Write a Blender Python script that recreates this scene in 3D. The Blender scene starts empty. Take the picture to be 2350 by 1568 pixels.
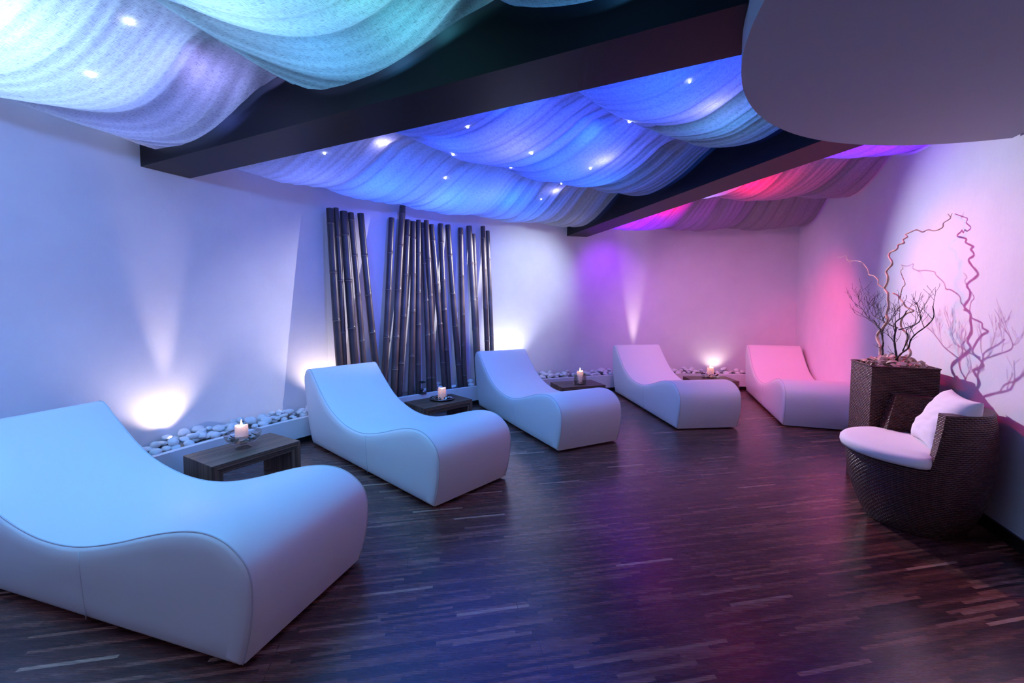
import bpy, bmesh, math, random
from mathutils import Vector, Matrix, noise

R = math.radians
rng = random.Random(7)
scene = bpy.context.scene
COL = scene.collection

# ------------------------------------------------------------------ camera
cam_d = bpy.data.cameras.new('camera')
cam = bpy.data.objects.new('camera', cam_d)
COL.objects.link(cam)
cam_d.sensor_fit = 'HORIZONTAL'
cam_d.sensor_width = 36.0
cam_d.lens = 36.0 * 964.75 / 2350.0
cam_d.shift_y = -30.0 / 2350.0
cam_d.clip_start = 0.02
cam.location = (0, 0, 1.2593)
cam.rotation_euler = (R(90 - 3.4203), 0, 0)
scene.camera = cam

# ------------------------------------------------------------------ world / exposure
w = bpy.data.worlds.new('world'); scene.world = w
w.use_nodes = True
w.node_tree.nodes['Background'].inputs[0].default_value = (0.25, 0.28, 0.5, 1)
w.node_tree.nodes['Background'].inputs[1].default_value = 0.02
scene.view_settings.view_transform = 'Standard'
scene.view_settings.look = 'None'
scene.view_settings.gamma = 1.0
scene.view_settings.use_curve_mapping = False
scene.view_settings.exposure = 1.0
scene.cycles.use_denoising = True
scene.cycles.sample_clamp_indirect = 4.0
scene.cycles.sample_clamp_direct = 0.0
scene.cycles.max_bounces = 8
scene.cycles.diffuse_bounces = 5
scene.cycles.glossy_bounces = 3
scene.cycles.transmission_bounces = 6
scene.cycles.transparent_max_bounces = 6
scene.cycles.caustics_reflective = False
scene.cycles.caustics_refractive = False

# ------------------------------------------------------------------ plan of the place
CX, CY = 2.575, 0.737            # centre of the round room
RW = 5.72                        # wall radius
RP = 5.40                        # front of the pebble curb
DX, DY, DR = 2.102, 0.973, 1.406  # round ceiling drum
ZB, ZC = 2.235, 2.78             # underside of beams, ceiling
W0 = Vector((2.66, 2.276, 0)); WD = Vector((0.36372, 0.93151, 0)); WN = Vector((-0.93151, 0.36372, 0))
B1, B2, B0 = 154.4, 106.5, 202.3 # bearings of the beams
HB = 0.158                       # half width of a beam
K_ANG = 141.15                   # crease in the round wall


def pol(r, a, z=0.0):
    return Vector((CX + r * math.cos(R(a)), CY + r * math.sin(R(a)), z))


def wall_ang(r):                 # bearing at which the straight right wall meets radius r
    return 68.67 + math.degrees(math.asin(min(1, 0.4806 / r)))


# ------------------------------------------------------------------ lamps
def lamp(kind, name, loc, power, color, radius=0.04, aim=None, cone=60, blend=0.6, size=0.2, size_y=None):
    d = bpy.data.lights.new(name, kind)
    d.energy = power; d.color = color
    if kind == 'AREA':
        d.shape = 'RECTANGLE' if size_y else 'DISK'
        d.size = size
        if size_y: d.size_y = size_y
    else:
        d.shadow_soft_size = radius
    if kind == 'SPOT':
        d.spot_size = R(cone); d.spot_blend = blend
    o = bpy.data.objects.new(name, d); COL.objects.link(o)
    o.location = loc
    if aim is not None:
        o.rotation_euler = (Vector(aim) - Vector(loc)).to_track_quat('-Z', 'Y').to_euler()
    return o


WARM = (1.0, 0.80, 0.74)
BLUE = (0.008, 0.055, 1.0)
AZURE = (0.02, 0.19, 1.0)
DEEP = (0.014, 0.11, 1.0)
PERI = (0.13, 0.19, 1.0)
CYAN = (0.08, 0.42, 1.0)
ICE = (0.32, 0.56, 1.0)
LILAC = (0.36, 0.34, 1.0)
VIOLET = (0.14, 0.0, 1.0)
PURPLE = (0.34, 0.02, 1.0)
RED = (1.0, 0.0, 0.10)
TEAL = (0.09, 0.58, 0.80)
GREEN = (0.10, 1.0, 0.30)

# coloured lamps in the hollow above the cloth: radius, bearing, height, colour, power
CLOTH_LAMPS = [
    # left bay
    (4.75, 169.5, 2.58, ICE, 6.0), (5.1, 166.5, 2.60, ICE, 2.2), (4.85, 162.5, 2.60, PERI, 2.0), (4.95, 174.0, 2.60, ICE, 7.0),
    (4.5, 160.5, 2.62, LILAC, 1.1), (5.25, 158.6, 2.60, PERI, 0.9), (3.75, 166.5, 2.60, ICE, 2.4), (3.62, 161.3, 2.60, CYAN, 1.3),
    (3.25, 166.5, 2.60, GREEN, 0.6), (3.25, 160.6, 2.60, TEAL, 0.7), (3.85, 172.0, 2.60, CYAN, 2.6), (4.6, 182, 2.60, ICE, 9.0),
    (3.3, 182, 2.62, AZURE, 4.0), (5.0, 190, 2.62, ICE, 8.0), (2.4, 165, 2.60, CYAN, 1.0), (2.5, 180, 2.62, AZURE, 1.5), (4.4, 195, 2.62, AZURE, 5.0),
    # middle bay
    (5.05, 146.5, 2.58, PERI, 0.80), (4.36, 144.6, 2.50, LILAC, 0.30), (4.92, 140.0, 2.62, DEEP, 2.4), (4.95, 133.5, 2.60, PERI, 0.8),
    (4.88, 131.5, 2.62, DEEP, 2.4), (4.7, 127.5, 2.60, PERI, 0.45), (4.75, 124.0, 2.62, DEEP, 2.0), (4.36, 119.0, 2.46, LILAC, 0.24), (4.95, 119.0, 2.60, AZURE, 0.5),
    (5.15, 126.0, 2.60, BLUE, 0.8), (3.75, 142.0, 2.60, BLUE, 1.2), (3.45, 138.0, 2.56, LILAC, 0.30), (3.5, 132.5, 2.60, BLUE, 1.7), (3.55, 126.5, 2.60, BLUE, 1.5),
    (3.25, 125.0, 2.46, LILAC, 0.2), (3.6, 119.5, 2.60, AZURE, 0.7), (3.2, 144.5, 2.60, BLUE, 1.0), (3.15, 131, 2.60, BLUE, 1.3), (2.35, 141.0, 2.60, BLUE, 1.1),
    (2.4, 134.0, 2.60, BLUE, 1.1), (2.3, 128.0, 2.50, LILAC, 0.22), (2.35, 121.5, 2.60, CYAN, 0.30),
    # right bay
    (5.0, 101.6, 2.56, VIOLET, 4.5), (4.55, 99.0, 2.54, RED, 1.0), (3.72, 99.8, 2.52, PERI, 1.2), (3.4, 95.0, 2.54, RED, 1.5),
    (2.4, 95.0, 2.60, VIOLET, 1.6), (2.35, 87.5, 2.60, VIOLET, 1.8), (2.45, 101, 2.60, BLUE, 0.9),
]
for r_, a_, z_, c_, p_ in CLOTH_LAMPS:
    lamp('POINT', 'cloth_lamp', pol(r_, a_, z_), p_ * (3.6 if B2 < a_ < B1 else 2.2 if a_ < B2 else 1.45), c_, 0.05)

# warm uplights buried in the pebble bed behind the loungers
COOL = (0.82, 0.86, 1.0)
UPLIGHTS = [
    (5.59, 155.2, 9, 0.24, 5.72, 156.2, 1.0, 105, WARM), (5.60, 155.0, 34, 0.24, 5.74, 155.6, 2.6, 22, WARM),
    (5.58, 142.0, 14, 0.25, 5.72, 142.5, 1.3, 105, WARM),
    (5.46, 117.6, 28, 0.24, 5.72, 118.4, 2.1, 100, COOL),
    (5.61, 97.2, 60, 0.22, 5.74, 97.4, 2.6, 20, WARM), (5.56, 84.6, 1.9, 0.25, 5.72, 84.9, 0.6, 125, WARM)]
for r_, a_, p_, z_, ra, aa, zz, cone, c_ in UPLIGHTS:
    lamp('SPOT', 'uplight', pol(r_, a_, z_), p_, c_, 0.025, pol(ra, aa, zz), cone, 0.9)

# unseen spots beside the beams; those marked are added as coloured fill
lamp('SPOT', 'unseen_spot', pol(5.0, B2, 2.25) + Vector((0.21, 0.06, 0)), 250, (0.80, 0.80, 1.0), 0.03, (2.56, 2.05, 1.10), 54, 1.0)
lamp('SPOT', 'unseen_spot', pol(3.6, B2, 2.27) + Vector((0.21, 0.06, 0)), 90, RED, 0.06, (3.78, 5.15, 0.55), 60, 1.0)
lamp('SPOT', 'unseen_spot', pol(3.0, B2, 2.27) + Vector((0.21, 0.06, 0)), 34, RED, 0.06, (2.72, 2.5, 0.8), 80, 1.0)  # added red fill over planter and chair
lamp('SPOT', 'unseen_spot', pol(4.85, B2, 2.25) + Vector((0.21, 0.06, 0)), 20, PURPLE, 0.06, pol(5.72, 101.6, 1.55), 80, 1.0)
lamp('SPOT', 'unseen_spot', pol(4.2, B2, 2.26) + Vector((0.21, 0.06, 0)), 38, (1.0, 0.40, 0.85), 0.08, (2.95, 5.7, 0.7), 115, 1.0)  # added pink fill for the far wall
lamp('SPOT', 'unseen_spot', pol(5.0, B2, 2.236) + Vector((-0.185, -0.055, 0)), 230, (0.86, 0.84, 1.0), 0.02, (-1.12, 5.0, 1.45), 44, 0.9)
lamp('SPOT', 'unseen_spot', pol(4.35, B2, 2.25) + Vector((-0.195, -0.06, 0)), 46, (0.62, 0.74, 1.0), 0.04, pol(5.72, 115.0, 1.5), 74, 1.0)  # added pale blue wash right of the bamboo
lamp('SPOT', 'unseen_spot', pol(3.1, B2, 2.26) + Vector((0.21, 0.06, 0)), 22, (1.0, 0.45, 0.72), 0.08, (2.9, 5.1, 0.2), 85, 1.0)  # added pink fill on the fronts of the last two loungers
lamp('SPOT', 'unseen_spot', pol(4.7, B1, 2.26) + Vector((0.10, 0.21, 0)), 22, (0.04, 0.42, 1.0), 0.08, (-0.95, 3.35, 0.3), 95, 1.0)  # added azure fill on the second lounger
lamp('SPOT', 'unseen_spot', pol(2.5, B1, 2.26) + Vector((0.10, 0.21, 0)), 150, (0.06, 0.10, 1.0), 0.06, (-1.05, 5.0, 1.55), 50, 1.0)  # added blue fill for the shadows behind the bamboo
lamp('SPOT', 'unseen_spot', pol(3.9, B1, 2.26) + Vector((0.10, 0.21, 0)), 25, (0.06, 0.40, 1.0), 0.08, (0.1, 4.6, 0.4), 100, 1.0)  # added azure fill on the middle lounger
lamp('SPOT', 'unseen_spot', pol(4.0, B0, 2.26) + Vector((-0.08, 0.22, 0)), 120, (0.13, 0.32, 1.0), 0.10, (-2.8, 2.9, 1.7), 75, 1.0)  # added blue wash on the left wall, lamp out of view
# unseen lavender fill lamps added over the rear of the room
for x_, y_ in ((-0.6, -2.2), (0.5, -1.6)):
    lamp('POINT', 'rear_fill', (x_, y_, 2.5), 5, (0.85, 0.66, 0.95), 0.12)


# ------------------------------------------------------------------ materials
def mat(name):
    m = bpy.data.materials.new(name); m.use_nodes = True
    nt = m.node_tree
    return m, nt, nt.nodes['Principled BSDF']


def simple(name, col, rough=0.5, metal=0.0, bump=None, bscale=200, coat=0.0, spec=0.5):
    m, nt, b = mat(name)
    b.inputs['Base Color'].default_value = (*col, 1)
    b.inputs['Roughness'].default_value = rough
    b.inputs['Metallic'].default_value = metal
    b.inputs['Coat Weight'].default_value = coat
    b.inputs['Specular IOR Level'].default_value = spec
    if bump:
        tc = nt.nodes.new('ShaderNodeTexCoord')
        n = nt.nodes.new('ShaderNodeTexNoise'); n.inputs['Scale'].default_value = bscale; n.inputs['Detail'].default_value = 3
        bp = nt.nodes.new('ShaderNodeBump'); bp.inputs['Strength'].default_value = bump; bp.inputs['Distance'].default_value = 0.002
        nt.links.new(tc.outputs['Object'], n.inputs['Vector'])
        nt.links.new(n.outputs['Fac'], bp.inputs['Height'])
        nt.links.new(bp.outputs['Normal'], b.inputs['Normal'])
    return m


def N(nt, t, **kw):
    n = nt.nodes.new(t)
    for k, v in kw.items(): setattr(n, k, v)
    return n


def math_node(nt, op, a, b=None, clamp=False):
    n = N(nt, 'ShaderNodeMath', operation=op); n.use_clamp = clamp
    for i, v in enumerate((a, b)):
        if v is None: continue
        if isinstance(v, (int, float)): n.inputs[i].default_value = v
        else: nt.links.new(v, n.inputs[i])
    return n.outputs[0]


def ramp(nt, fac, stops, interp='LINEAR'):
    r = N(nt, 'ShaderNodeValToRGB'); cr = r.color_ramp; cr.interpolation = interp
    while len(cr.elements) < len(stops): cr.elements.new(0.5)
    for e, (p, c) in zip(cr.elements, stops): e.position = p; e.color = (*c, 1)
    nt.links.new(fac, r.inputs[0]); return r.outputs[0]


def mapped(nt, scale, out='Object', rot=(0, 0, 0)):
    tc = N(nt, 'ShaderNodeTexCoord'); mp = N(nt, 'ShaderNodeMapping')
    mp.inputs['Scale'].default_value = scale; mp.inputs['Rotation'].default_value = rot
    nt.links.new(tc.outputs[out], mp.inputs['Vector']); return mp.outputs[0]


def noise_tex(nt, vec, scale, detail=3, rough=0.5):
    n = N(nt, 'ShaderNodeTexNoise'); n.inputs['Scale'].default_value = scale
    n.inputs['Detail'].default_value = detail; n.inputs['Roughness'].default_value = rough
    nt.links.new(vec, n.inputs['Vector']); return n.outputs['Fac']


def bump(nt, b, h, strength, dist):
    bp = N(nt, 'ShaderNodeBump'); bp.inputs['Strength'].default_value = strength; bp.inputs['Distance'].default_value = dist
    nt.links.new(h, bp.inputs['Height']); nt.links.new(bp.outputs['Normal'], b.inputs['Normal'])


def make_plaster():
    m, nt, b = mat('plaster')
    v = mapped(nt, (1, 1, 1))
    n1 = noise_tex(nt, v, 3.0, 5, 0.6)
    c = ramp(nt, n1, [(0.3, (0.74, 0.72, 0.75)), (0.7, (0.80, 0.78, 0.80))])
    nt.links.new(c, b.inputs['Base Color'])
    b.inputs['Roughness'].default_value = 0.75
    v2 = mapped(nt, (14, 14, 5))
    bump(nt, b, noise_tex(nt, v2, 3.0, 6, 0.65), 0.25, 0.004)
    return m


def make_floor():
    m, nt, b = mat('strip_parquet')
    v = mapped(nt, (1, 1, 1), 'Object', (0, 0, R(-11.0)))
    sep = N(nt, 'ShaderNodeSeparateXYZ'); nt.links.new(v, sep.inputs[0])
    x, y = sep.outputs[0], sep.outputs[1]
    row = math_node(nt, 'FLOOR', math_node(nt, 'DIVIDE', y, 0.0160))
    wn = N(nt, 'ShaderNodeTexWhiteNoise', noise_dimensions='1D'); nt.links.new(row, wn.inputs['W'])
    xo = math_node(nt, 'ADD', math_node(nt, 'DIVIDE', x, 0.30), math_node(nt, 'MULTIPLY', wn.outputs['Value'], 7.3))
    colm = math_node(nt, 'FLOOR', xo)
    cmb = N(nt, 'ShaderNodeCombineXYZ'); nt.links.new(row, cmb.inputs[0]); nt.links.new(colm, cmb.inputs[1])
    w2 = N(nt, 'ShaderNodeTexWhiteNoise', noise_dimensions='2D'); nt.links.new(cmb.outputs[0], w2.inputs['Vector'])
    base = ramp(nt, w2.outputs['Value'], [(0.0, (0.022, 0.008, 0.009)), (0.30, (0.040, 0.013, 0.013)), (0.62, (0.075, 0.026, 0.022)), (0.86, (0.125, 0.047, 0.036)),
                                          (0.965, (0.17, 0.070, 0.053)), (0.988, (0.21, 0.105, 0.078)), (1.0, (0.38, 0.24, 0.18))])
    vg = mapped(nt, (6, 160, 1), 'Object', (0, 0, R(-11.0)))
    g = noise_tex(nt, vg, 1.5, 4, 0.6)
    mx = N(nt, 'ShaderNodeMix', data_type='RGBA', blend_type='MULTIPLY'); mx.inputs['Factor'].default_value = 0.75
    nt.links.new(base, mx.inputs['A'])
    gr = ramp(nt, g, [(0.3, (0.62, 0.56, 0.56)), (0.7, (1.75, 1.55, 1.5))])
    nt.links.new(gr, mx.inputs['B'])
    # joints between the boards of the parquet (32 x 130 cm)
    fy = math_node(nt, 'FRACT', math_node(nt, 'DIVIDE', y, 0.1625))
    brow = math_node(nt, 'FLOOR', math_node(nt, 'DIVIDE', y, 0.1625))
    wb = N(nt, 'ShaderNodeTexWhiteNoise', noise_dimensions='1D'); nt.links.new(brow, wb.inputs['W'])
    fx = math_node(nt, 'FRACT', math_node(nt, 'ADD', math_node(nt, 'DIVIDE', x, 1.1), wb.outputs['Value']))
    jx = math_node(nt, 'LESS_THAN', fx, 0.0022)
    mj = N(nt, 'ShaderNodeMix', data_type='RGBA'); nt.links.new(jx, mj.inputs['Factor'])
    nt.links.new(mx.outputs['Result'], mj.inputs['A']); mj.inputs['B'].default_value = (0.006, 0.004, 0.005, 1)
    nt.links.new(mj.outputs['Result'], b.inputs['Base Color'])
    rr = math_node(nt, 'ADD', math_node(nt, 'MULTIPLY', g, 0.14), 0.20)
    nt.links.new(rr, b.inputs['Roughness'])
    b.inputs['Specular IOR Level'].default_value = 1.0
    bump(nt, b, math_node(nt, 'ADD', g, math_node(nt, 'MULTIPLY', w2.outputs['Value'], 0.5)), 0.12, 0.001)
    return m


def make_linen():
    m = bpy.data.materials.new('linen'); m.use_nodes = True
    nt = m.node_tree; nt.nodes.remove(nt.nodes['Principled BSDF'])
    out = nt.nodes['Material Output']
    na = noise_tex(nt, mapped(nt, (34, 420, 1), 'UV'), 1.0, 2, 0.5)
    nb = noise_tex(nt, mapped(nt, (420, 34, 1), 'UV'), 1.0, 2, 0.5)
    slub = math_node(nt, 'MAXIMUM', na, nb)
    c = ramp(nt, slub, [(0.52, (0.86, 0.85, 0.82)), (0.66, (0.50, 0.48, 0.46)), (0.74, (0.25, 0.23, 0.22))])
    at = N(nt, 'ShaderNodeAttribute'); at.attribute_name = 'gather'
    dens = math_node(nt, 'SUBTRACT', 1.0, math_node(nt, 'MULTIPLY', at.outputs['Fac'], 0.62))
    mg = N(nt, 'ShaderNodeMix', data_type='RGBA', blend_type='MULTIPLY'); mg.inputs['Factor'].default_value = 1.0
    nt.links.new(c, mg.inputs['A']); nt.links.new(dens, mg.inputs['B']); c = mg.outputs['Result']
    tr = N(nt, 'ShaderNodeBsdfTranslucent'); df = N(nt, 'ShaderNodeBsdfDiffuse')
    nt.links.new(c, tr.inputs[0])
    c2 = ramp(nt, slub, [(0.52, (0.72, 0.71, 0.69)), (0.72, (0.50, 0.48, 0.46))])
    nt.links.new(c2, df.inputs[0])
    mix = N(nt, 'ShaderNodeMixShader'); mix.inputs[0].default_value = 0.30
    nt.links.new(tr.outputs[0], mix.inputs[1]); nt.links.new(df.outputs[0], mix.inputs[2])
    nt.links.new(mix.outputs[0], out.inputs[0])
    return m


def make_leather():
    m, nt, b = mat('white_leather')
    b.inputs['Base Color'].default_value = (0.80, 0.80, 0.80, 1)
    b.inputs['Roughness'].default_value = 0.42
    b.inputs['Specular IOR Level'].default_value = 0.45
    n = noise_tex(nt, mapped(nt, (1, 1, 1)), 420, 2)
    n2 = noise_tex(nt, mapped(nt, (1, 1, 1)), 5, 3)
    bump(nt, b, math_node(nt, 'ADD', n, math_node(nt, 'MULTIPLY', n2, 6.0)), 0.10, 0.0012)
    return m


def make_wicker(bw=0.026, bh=0.0105):
    m, nt, b = mat('woven_rattan')
    br = N(nt, 'ShaderNodeTexBrick'); br.offset = 0.5; br.squash = 1.0
    br.inputs['Scale'].default_value = 1.0; br.inputs['Brick Width'].default_value = bw; br.inputs['Row Height'].default_value = bh
    br.inputs['Mortar Size'].default_value = bh * 0.17; br.inputs['Mortar Smooth'].default_value = 0.6
    br.inputs['Color1'].default_value = (0.046, 0.011, 0.009, 1); br.inputs['Color2'].default_value = (0.100, 0.028, 0.021, 1)
    br.inputs['Mortar'].default_value = (0.006, 0.003, 0.003, 1)
    nt.links.new(mapped(nt, (1, 1, 1), 'UV'), br.inputs['Vector'])
    nt.links.new(br.outputs['Color'], b.inputs['Base Color'])
    b.inputs['Roughness'].default_value = 0.36
    # each strand bulges between the uprights
    sep = N(nt, 'ShaderNodeSeparateXYZ'); nt.links.new(mapped(nt, (1 / bw, 1 / bh, 1), 'UV'), sep.inputs[0])
    half = math_node(nt, 'MULTIPLY', math_node(nt, 'MODULO', math_node(nt, 'FLOOR', sep.outputs[1]), 2.0), 0.5)
    sx = math_node(nt, 'ABSOLUTE', math_node(nt, 'SINE', math_node(nt, 'MULTIPLY', math_node(nt, 'ADD', sep.outputs[0], half), math.pi)))
    sy = math_node(nt, 'ABSOLUTE', math_node(nt, 'SINE', math_node(nt, 'MULTIPLY', sep.outputs[1], math.pi)))
    bump(nt, b, math_node(nt, 'MULTIPLY', sx, sy), 1.0, 0.004)
    return m


def make_table_wood(leg=False):
    m, nt, b = mat('dark_bamboo_board')
    v = mapped(nt, (130, 130, 5) if leg else (5, 130, 130)); g = noise_tex(nt, v, 1.0, 4, 0.6)
    sep = N(nt, 'ShaderNodeSeparateXYZ'); nt.links.new(mapped(nt, (1, 1, 1)), sep.inputs[0])
    st = math_node(nt, 'FLOOR', math_node(nt, 'DIVIDE', math_node(nt, 'ADD', sep.outputs[1], sep.outputs[0] if leg else sep.outputs[2]), 0.013))
    wn = N(nt, 'ShaderNodeTexWhiteNoise', noise_dimensions='1D'); nt.links.new(st, wn.inputs['W'])
    f = math_node(nt, 'ADD', math_node(nt, 'MULTIPLY', g, 0.6), math_node(nt, 'MULTIPLY', wn.outputs['Value'], 0.4))
    c = ramp(nt, f, [(0.25, (0.040, 0.022, 0.014)), (0.55, (0.12, 0.072, 0.046)), (0.8, (0.22, 0.145, 0.095))])
    nt.links.new(c, b.inputs['Base Color']); b.inputs['Roughness'].default_value = 0.42
    bump(nt, b, g, 0.3, 0.001)
    return m


def make_pole(name, c0, c1, c2):
    m, nt, b = mat(name)
    v = mapped(nt, (60, 60, 1.6)); g = noise_tex(nt, v, 1.0, 4, 0.55)
    g2 = noise_tex(nt, mapped(nt, (3, 3, 3.2)), 1.0, 2)
    f = math_node(nt, 'ADD', math_node(nt, 'MULTIPLY', g, 0.45), math_node(nt, 'MULTIPLY', g2, 0.55))
    c = ramp(nt, f, [(0.32, c0), (0.5, c1), (0.68, c2)])
    nt.links.new(c, b.inputs['Base Color']); b.inputs['Roughness'].default_value = 0.38
    bump(nt, b, g, 0.15, 0.001)
    return m


def make_stone():
    m, nt, b = mat('white_marble_pebble')
    n = noise_tex(nt, mapped(nt, (1, 1, 1)), 14, 5, 0.7)
    c = ramp(nt, n, [(0.3, (0.62, 0.63, 0.64)), (0.6, (0.82, 0.82, 0.81))])
    nt.links.new(c, b.inputs['Base Color']); b.inputs['Roughness'].default_value = 0.6
    bump(nt, b, noise_tex(nt, mapped(nt, (1, 1, 1)), 90, 3), 0.2, 0.001)
    return m


def make_wax():
    m = bpy.data.materials.new('candle_wax'); m.use_nodes = True
    nt = m.node_tree; nt.nodes.remove(nt.nodes['Principled BSDF']); out = nt.nodes['Material Output']
    t = N(nt, 'ShaderNodeBsdfTranslucent'); t.inputs[0].default_value = (0.92, 0.74, 0.62, 1)
    d = N(nt, 'ShaderNodeBsdfDiffuse'); d.inputs[0].default_value = (0.90, 0.88, 0.86, 1)
    mx = N(nt, 'ShaderNodeMixShader'); mx.inputs[0].default_value = 0.5
    nt.links.new(t.outputs[0], mx.inputs[1]); nt.links.new(d.outputs[0], mx.inputs[2]); nt.links.new(mx.outputs[0], out.inputs[0])
    return m


def make_glass():
    m = bpy.data.materials.new('clear_glass'); m.use_nodes = True
    nt = m.node_tree; nt.nodes.remove(nt.nodes['Principled BSDF']); out = nt.nodes['Material Output']
    t = N(nt, 'ShaderNodeBsdfTransparent'); t.inputs[0].default_value = (0.985, 0.99, 0.99, 1)
    g = N(nt, 'ShaderNodeBsdfGlossy'); g.inputs['Roughness'].default_value = 0.04
    lw = N(nt, 'ShaderNodeLayerWeight'); lw.inputs['Blend'].default_value = 0.35
    f = math_node(nt, 'ADD', math_node(nt, 'MULTIPLY', lw.outputs['Fresnel'], 0.55), 0.02, True)
    mx = N(nt, 'ShaderNodeMixShader'); nt.links.new(f, mx.inputs[0]); nt.links.new(t.outputs[0], mx.inputs[1]); nt.links.new(g.outputs[0], mx.inputs[2])
    nt.links.new(mx.outputs[0], out.inputs[0])
    return m


def make_flame():
    m, nt, b = mat('flame')
    b.inputs['Base Color'].default_value = (0, 0, 0, 1)
    b.inputs['Emission Color'].default_value = (1.0, 0.72, 0.38, 1); b.inputs['Emission Strength'].default_value = 14
    return m


def make_led():
    m, nt, b = mat('led')
    b.inputs['Base Color'].default_value = (0.1, 0.1, 0.1, 1)
    b.inputs['Emission Color'].default_value = (0.85, 0.92, 1.0, 1); b.inputs['Emission Strength'].default_value = 16
    return m


M = dict(
    plaster=make_plaster(), floor=make_floor(), linen=make_linen(), leather=make_leather(),
    wicker=make_wicker(), table=make_table_wood(), table_leg=make_table_wood(True), stone=make_stone(), wax=make_wax(), glass=make_glass(),
    flame=make_flame(), led=make_led(),
    beam=simple('dark_stained_beam', (0.007, 0.005, 0.007), 0.42, bump=0.05, bscale=60, spec=0.2), node_ring=simple('ashy_node_ring', (0.20, 0.16, 0.14), 0.5),
    drum=simple('matt_grey_paint', (0.42, 0.41, 0.45), 0.85),
    ceiling=simple('ceiling_paint', (0.16, 0.16, 0.17), 0.9),
    base=simple('black_skirting', (0.008, 0.006, 0.008), 0.4),
    seam=simple('leather_piping', (0.60, 0.60, 0.62), 0.5),
    gap=simple('black_plinth', (0.01, 0.01, 0.01), 0.8),
    cushion=simple('white_canvas', (0.83, 0.80, 0.79), 0.9, bump=0.2, bscale=500),
    bronze=simple('dark_bronze', (0.05, 0.045, 0.04), 0.4, 0.7),
    silver=simple('tarnished_silver', (0.35, 0.36, 0.38), 0.25, 1.0),
    wick=simple('black_wick', (0.01, 0.01, 0.01), 0.9),
    petal=simple('dried_petal_brown', (0.075, 0.035, 0.025), 0.7),
    shell=simple('pale_shell', (0.74, 0.74, 0.74), 0.5),
    willow=simple('pale_peeled_willow', (0.55, 0.40, 0.30), 0.6, bump=0.3, bscale=60),
    twig=simple('dark_twig', (0.020, 0.010, 0.016), 0.55, bump=0.3, bscale=80),
    chip=simple('pale_wood_curl', (0.72, 0.52, 0.42), 0.7, bump=0.2, bscale=120),
    soil=simple('dark_soil', (0.03, 0.02, 0.018), 0.9),
    grit=simple('grey_grit', (0.20, 0.20, 0.21), 0.9),
    pole_a=make_pole('bamboo_black', (0.026, 0.017, 0.019), (0.060, 0.042, 0.042), (0.13, 0.095, 0.088)),
    pole_b=make_pole('bamboo_brown', (0.040, 0.023, 0.019), (0.095, 0.060, 0.050), (0.19, 0.13, 0.105)),
    pole_c=make_pole('bamboo_grey', (0.055, 0.042, 0.038), (0.13, 0.105, 0.09), (0.24, 0.20, 0.17)),
)


# ------------------------------------------------------------------ object helpers
def link(name, me, m=None, parent=None, smooth=False):
    o = bpy.data.objects.new(name, me); COL.objects.link(o)
    if m is not None: me.materials.append(m)
    if smooth:
        for p in me.polygons: p.use_smooth = True
    if parent is not None: o.parent = parent
    return o


def mesh(name, vs, fs, m=None, parent=None, smooth=False, uv=None):
    me = bpy.data.meshes.new(name)
    me.from_pydata([tuple(v) for v in vs], [], fs); me.update()
    bm = bmesh.new(); bm.from_mesh(me)
    bmesh.ops.recalc_face_normals(bm, faces=bm.faces)
    if uv:
        L = bm.loops.layers.uv.new('UVMap')
        for f in bm.faces:
            for l in f.loops: l[L].uv = uv(l.vert.co, f)
    bm.to_mesh(me); bm.free()
    return link(name, me, m, parent, smooth)


def sharp(o, deg=35):
    me = o.data
    bm = bmesh.new(); bm.from_mesh(me)
    for e in bm.edges:
        e.smooth = not (len(e.link_faces) == 2 and e.calc_face_angle(0) > R(deg))
    for f in bm.faces: f.smooth = True
    bm.to_mesh(me); bm.free()
    return o


def empty(name, loc, rz=0.0):
    o = bpy.data.objects.new(name, None); COL.objects.link(o)
    o.location = loc; o.rotation_euler = (0, 0, rz); o.empty_display_size = 0.1
    return o


def tag(o, label=None, cat=None, group=None, kind=None):
    for k, v in (('label', label), ('category', cat), ('group', group), ('kind', kind)):
        if v: o[k] = v
    return o


def structure(o, label=None, cat=None):
    return tag(o, label, cat, None, 'structure')


def box(x0, x1, y0, y1, z0, z1):
    v = [(x0, y0, z0), (x1, y0, z0), (x1, y1, z0), (x0, y1, z0), (x0, y0, z1), (x1, y0, z1), (x1, y1, z1), (x0, y1, z1)]
    f = [(3, 2, 1, 0), (4, 5, 6, 7), (0, 1, 5, 4), (1, 2, 6, 5), (2, 3, 7, 6), (3, 0, 4, 7)]
    return v, f


def bevel(o, w_, seg=2):
    me = o.data; bm = bmesh.new(); bm.from_mesh(me)
    bmesh.ops.bevel(bm, geom=list(bm.edges), offset=w_, segments=seg, affect='EDGES', clamp_overlap=True)
    bm.to_mesh(me); bm.free(); return o


def lathe(prof, n=48, closed=False):
    """prof: list of (r, z); returns verts, faces; ends capped when r ~ 0 is not given"""
    vs, fs = [], []
    for r, z in prof:
        for i in range(n):
            a = 2 * math.pi * i / n
            vs.append((r * math.cos(a), r * math.sin(a), z))
    k = len(prof)
    rows = k if closed else k - 1
    for j in range(rows):
        a0, b0 = j * n, ((j + 1) % k) * n
        for i in range(n):
            i2 = (i + 1) % n
            fs.append((a0 + i, a0 + i2, b0 + i2, b0 + i))
    if not closed:
        fs.append(tuple(range(n))[::-1]); fs.append(tuple((k - 1) * n + i for i in range(n)))
    return vs, fs


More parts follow.
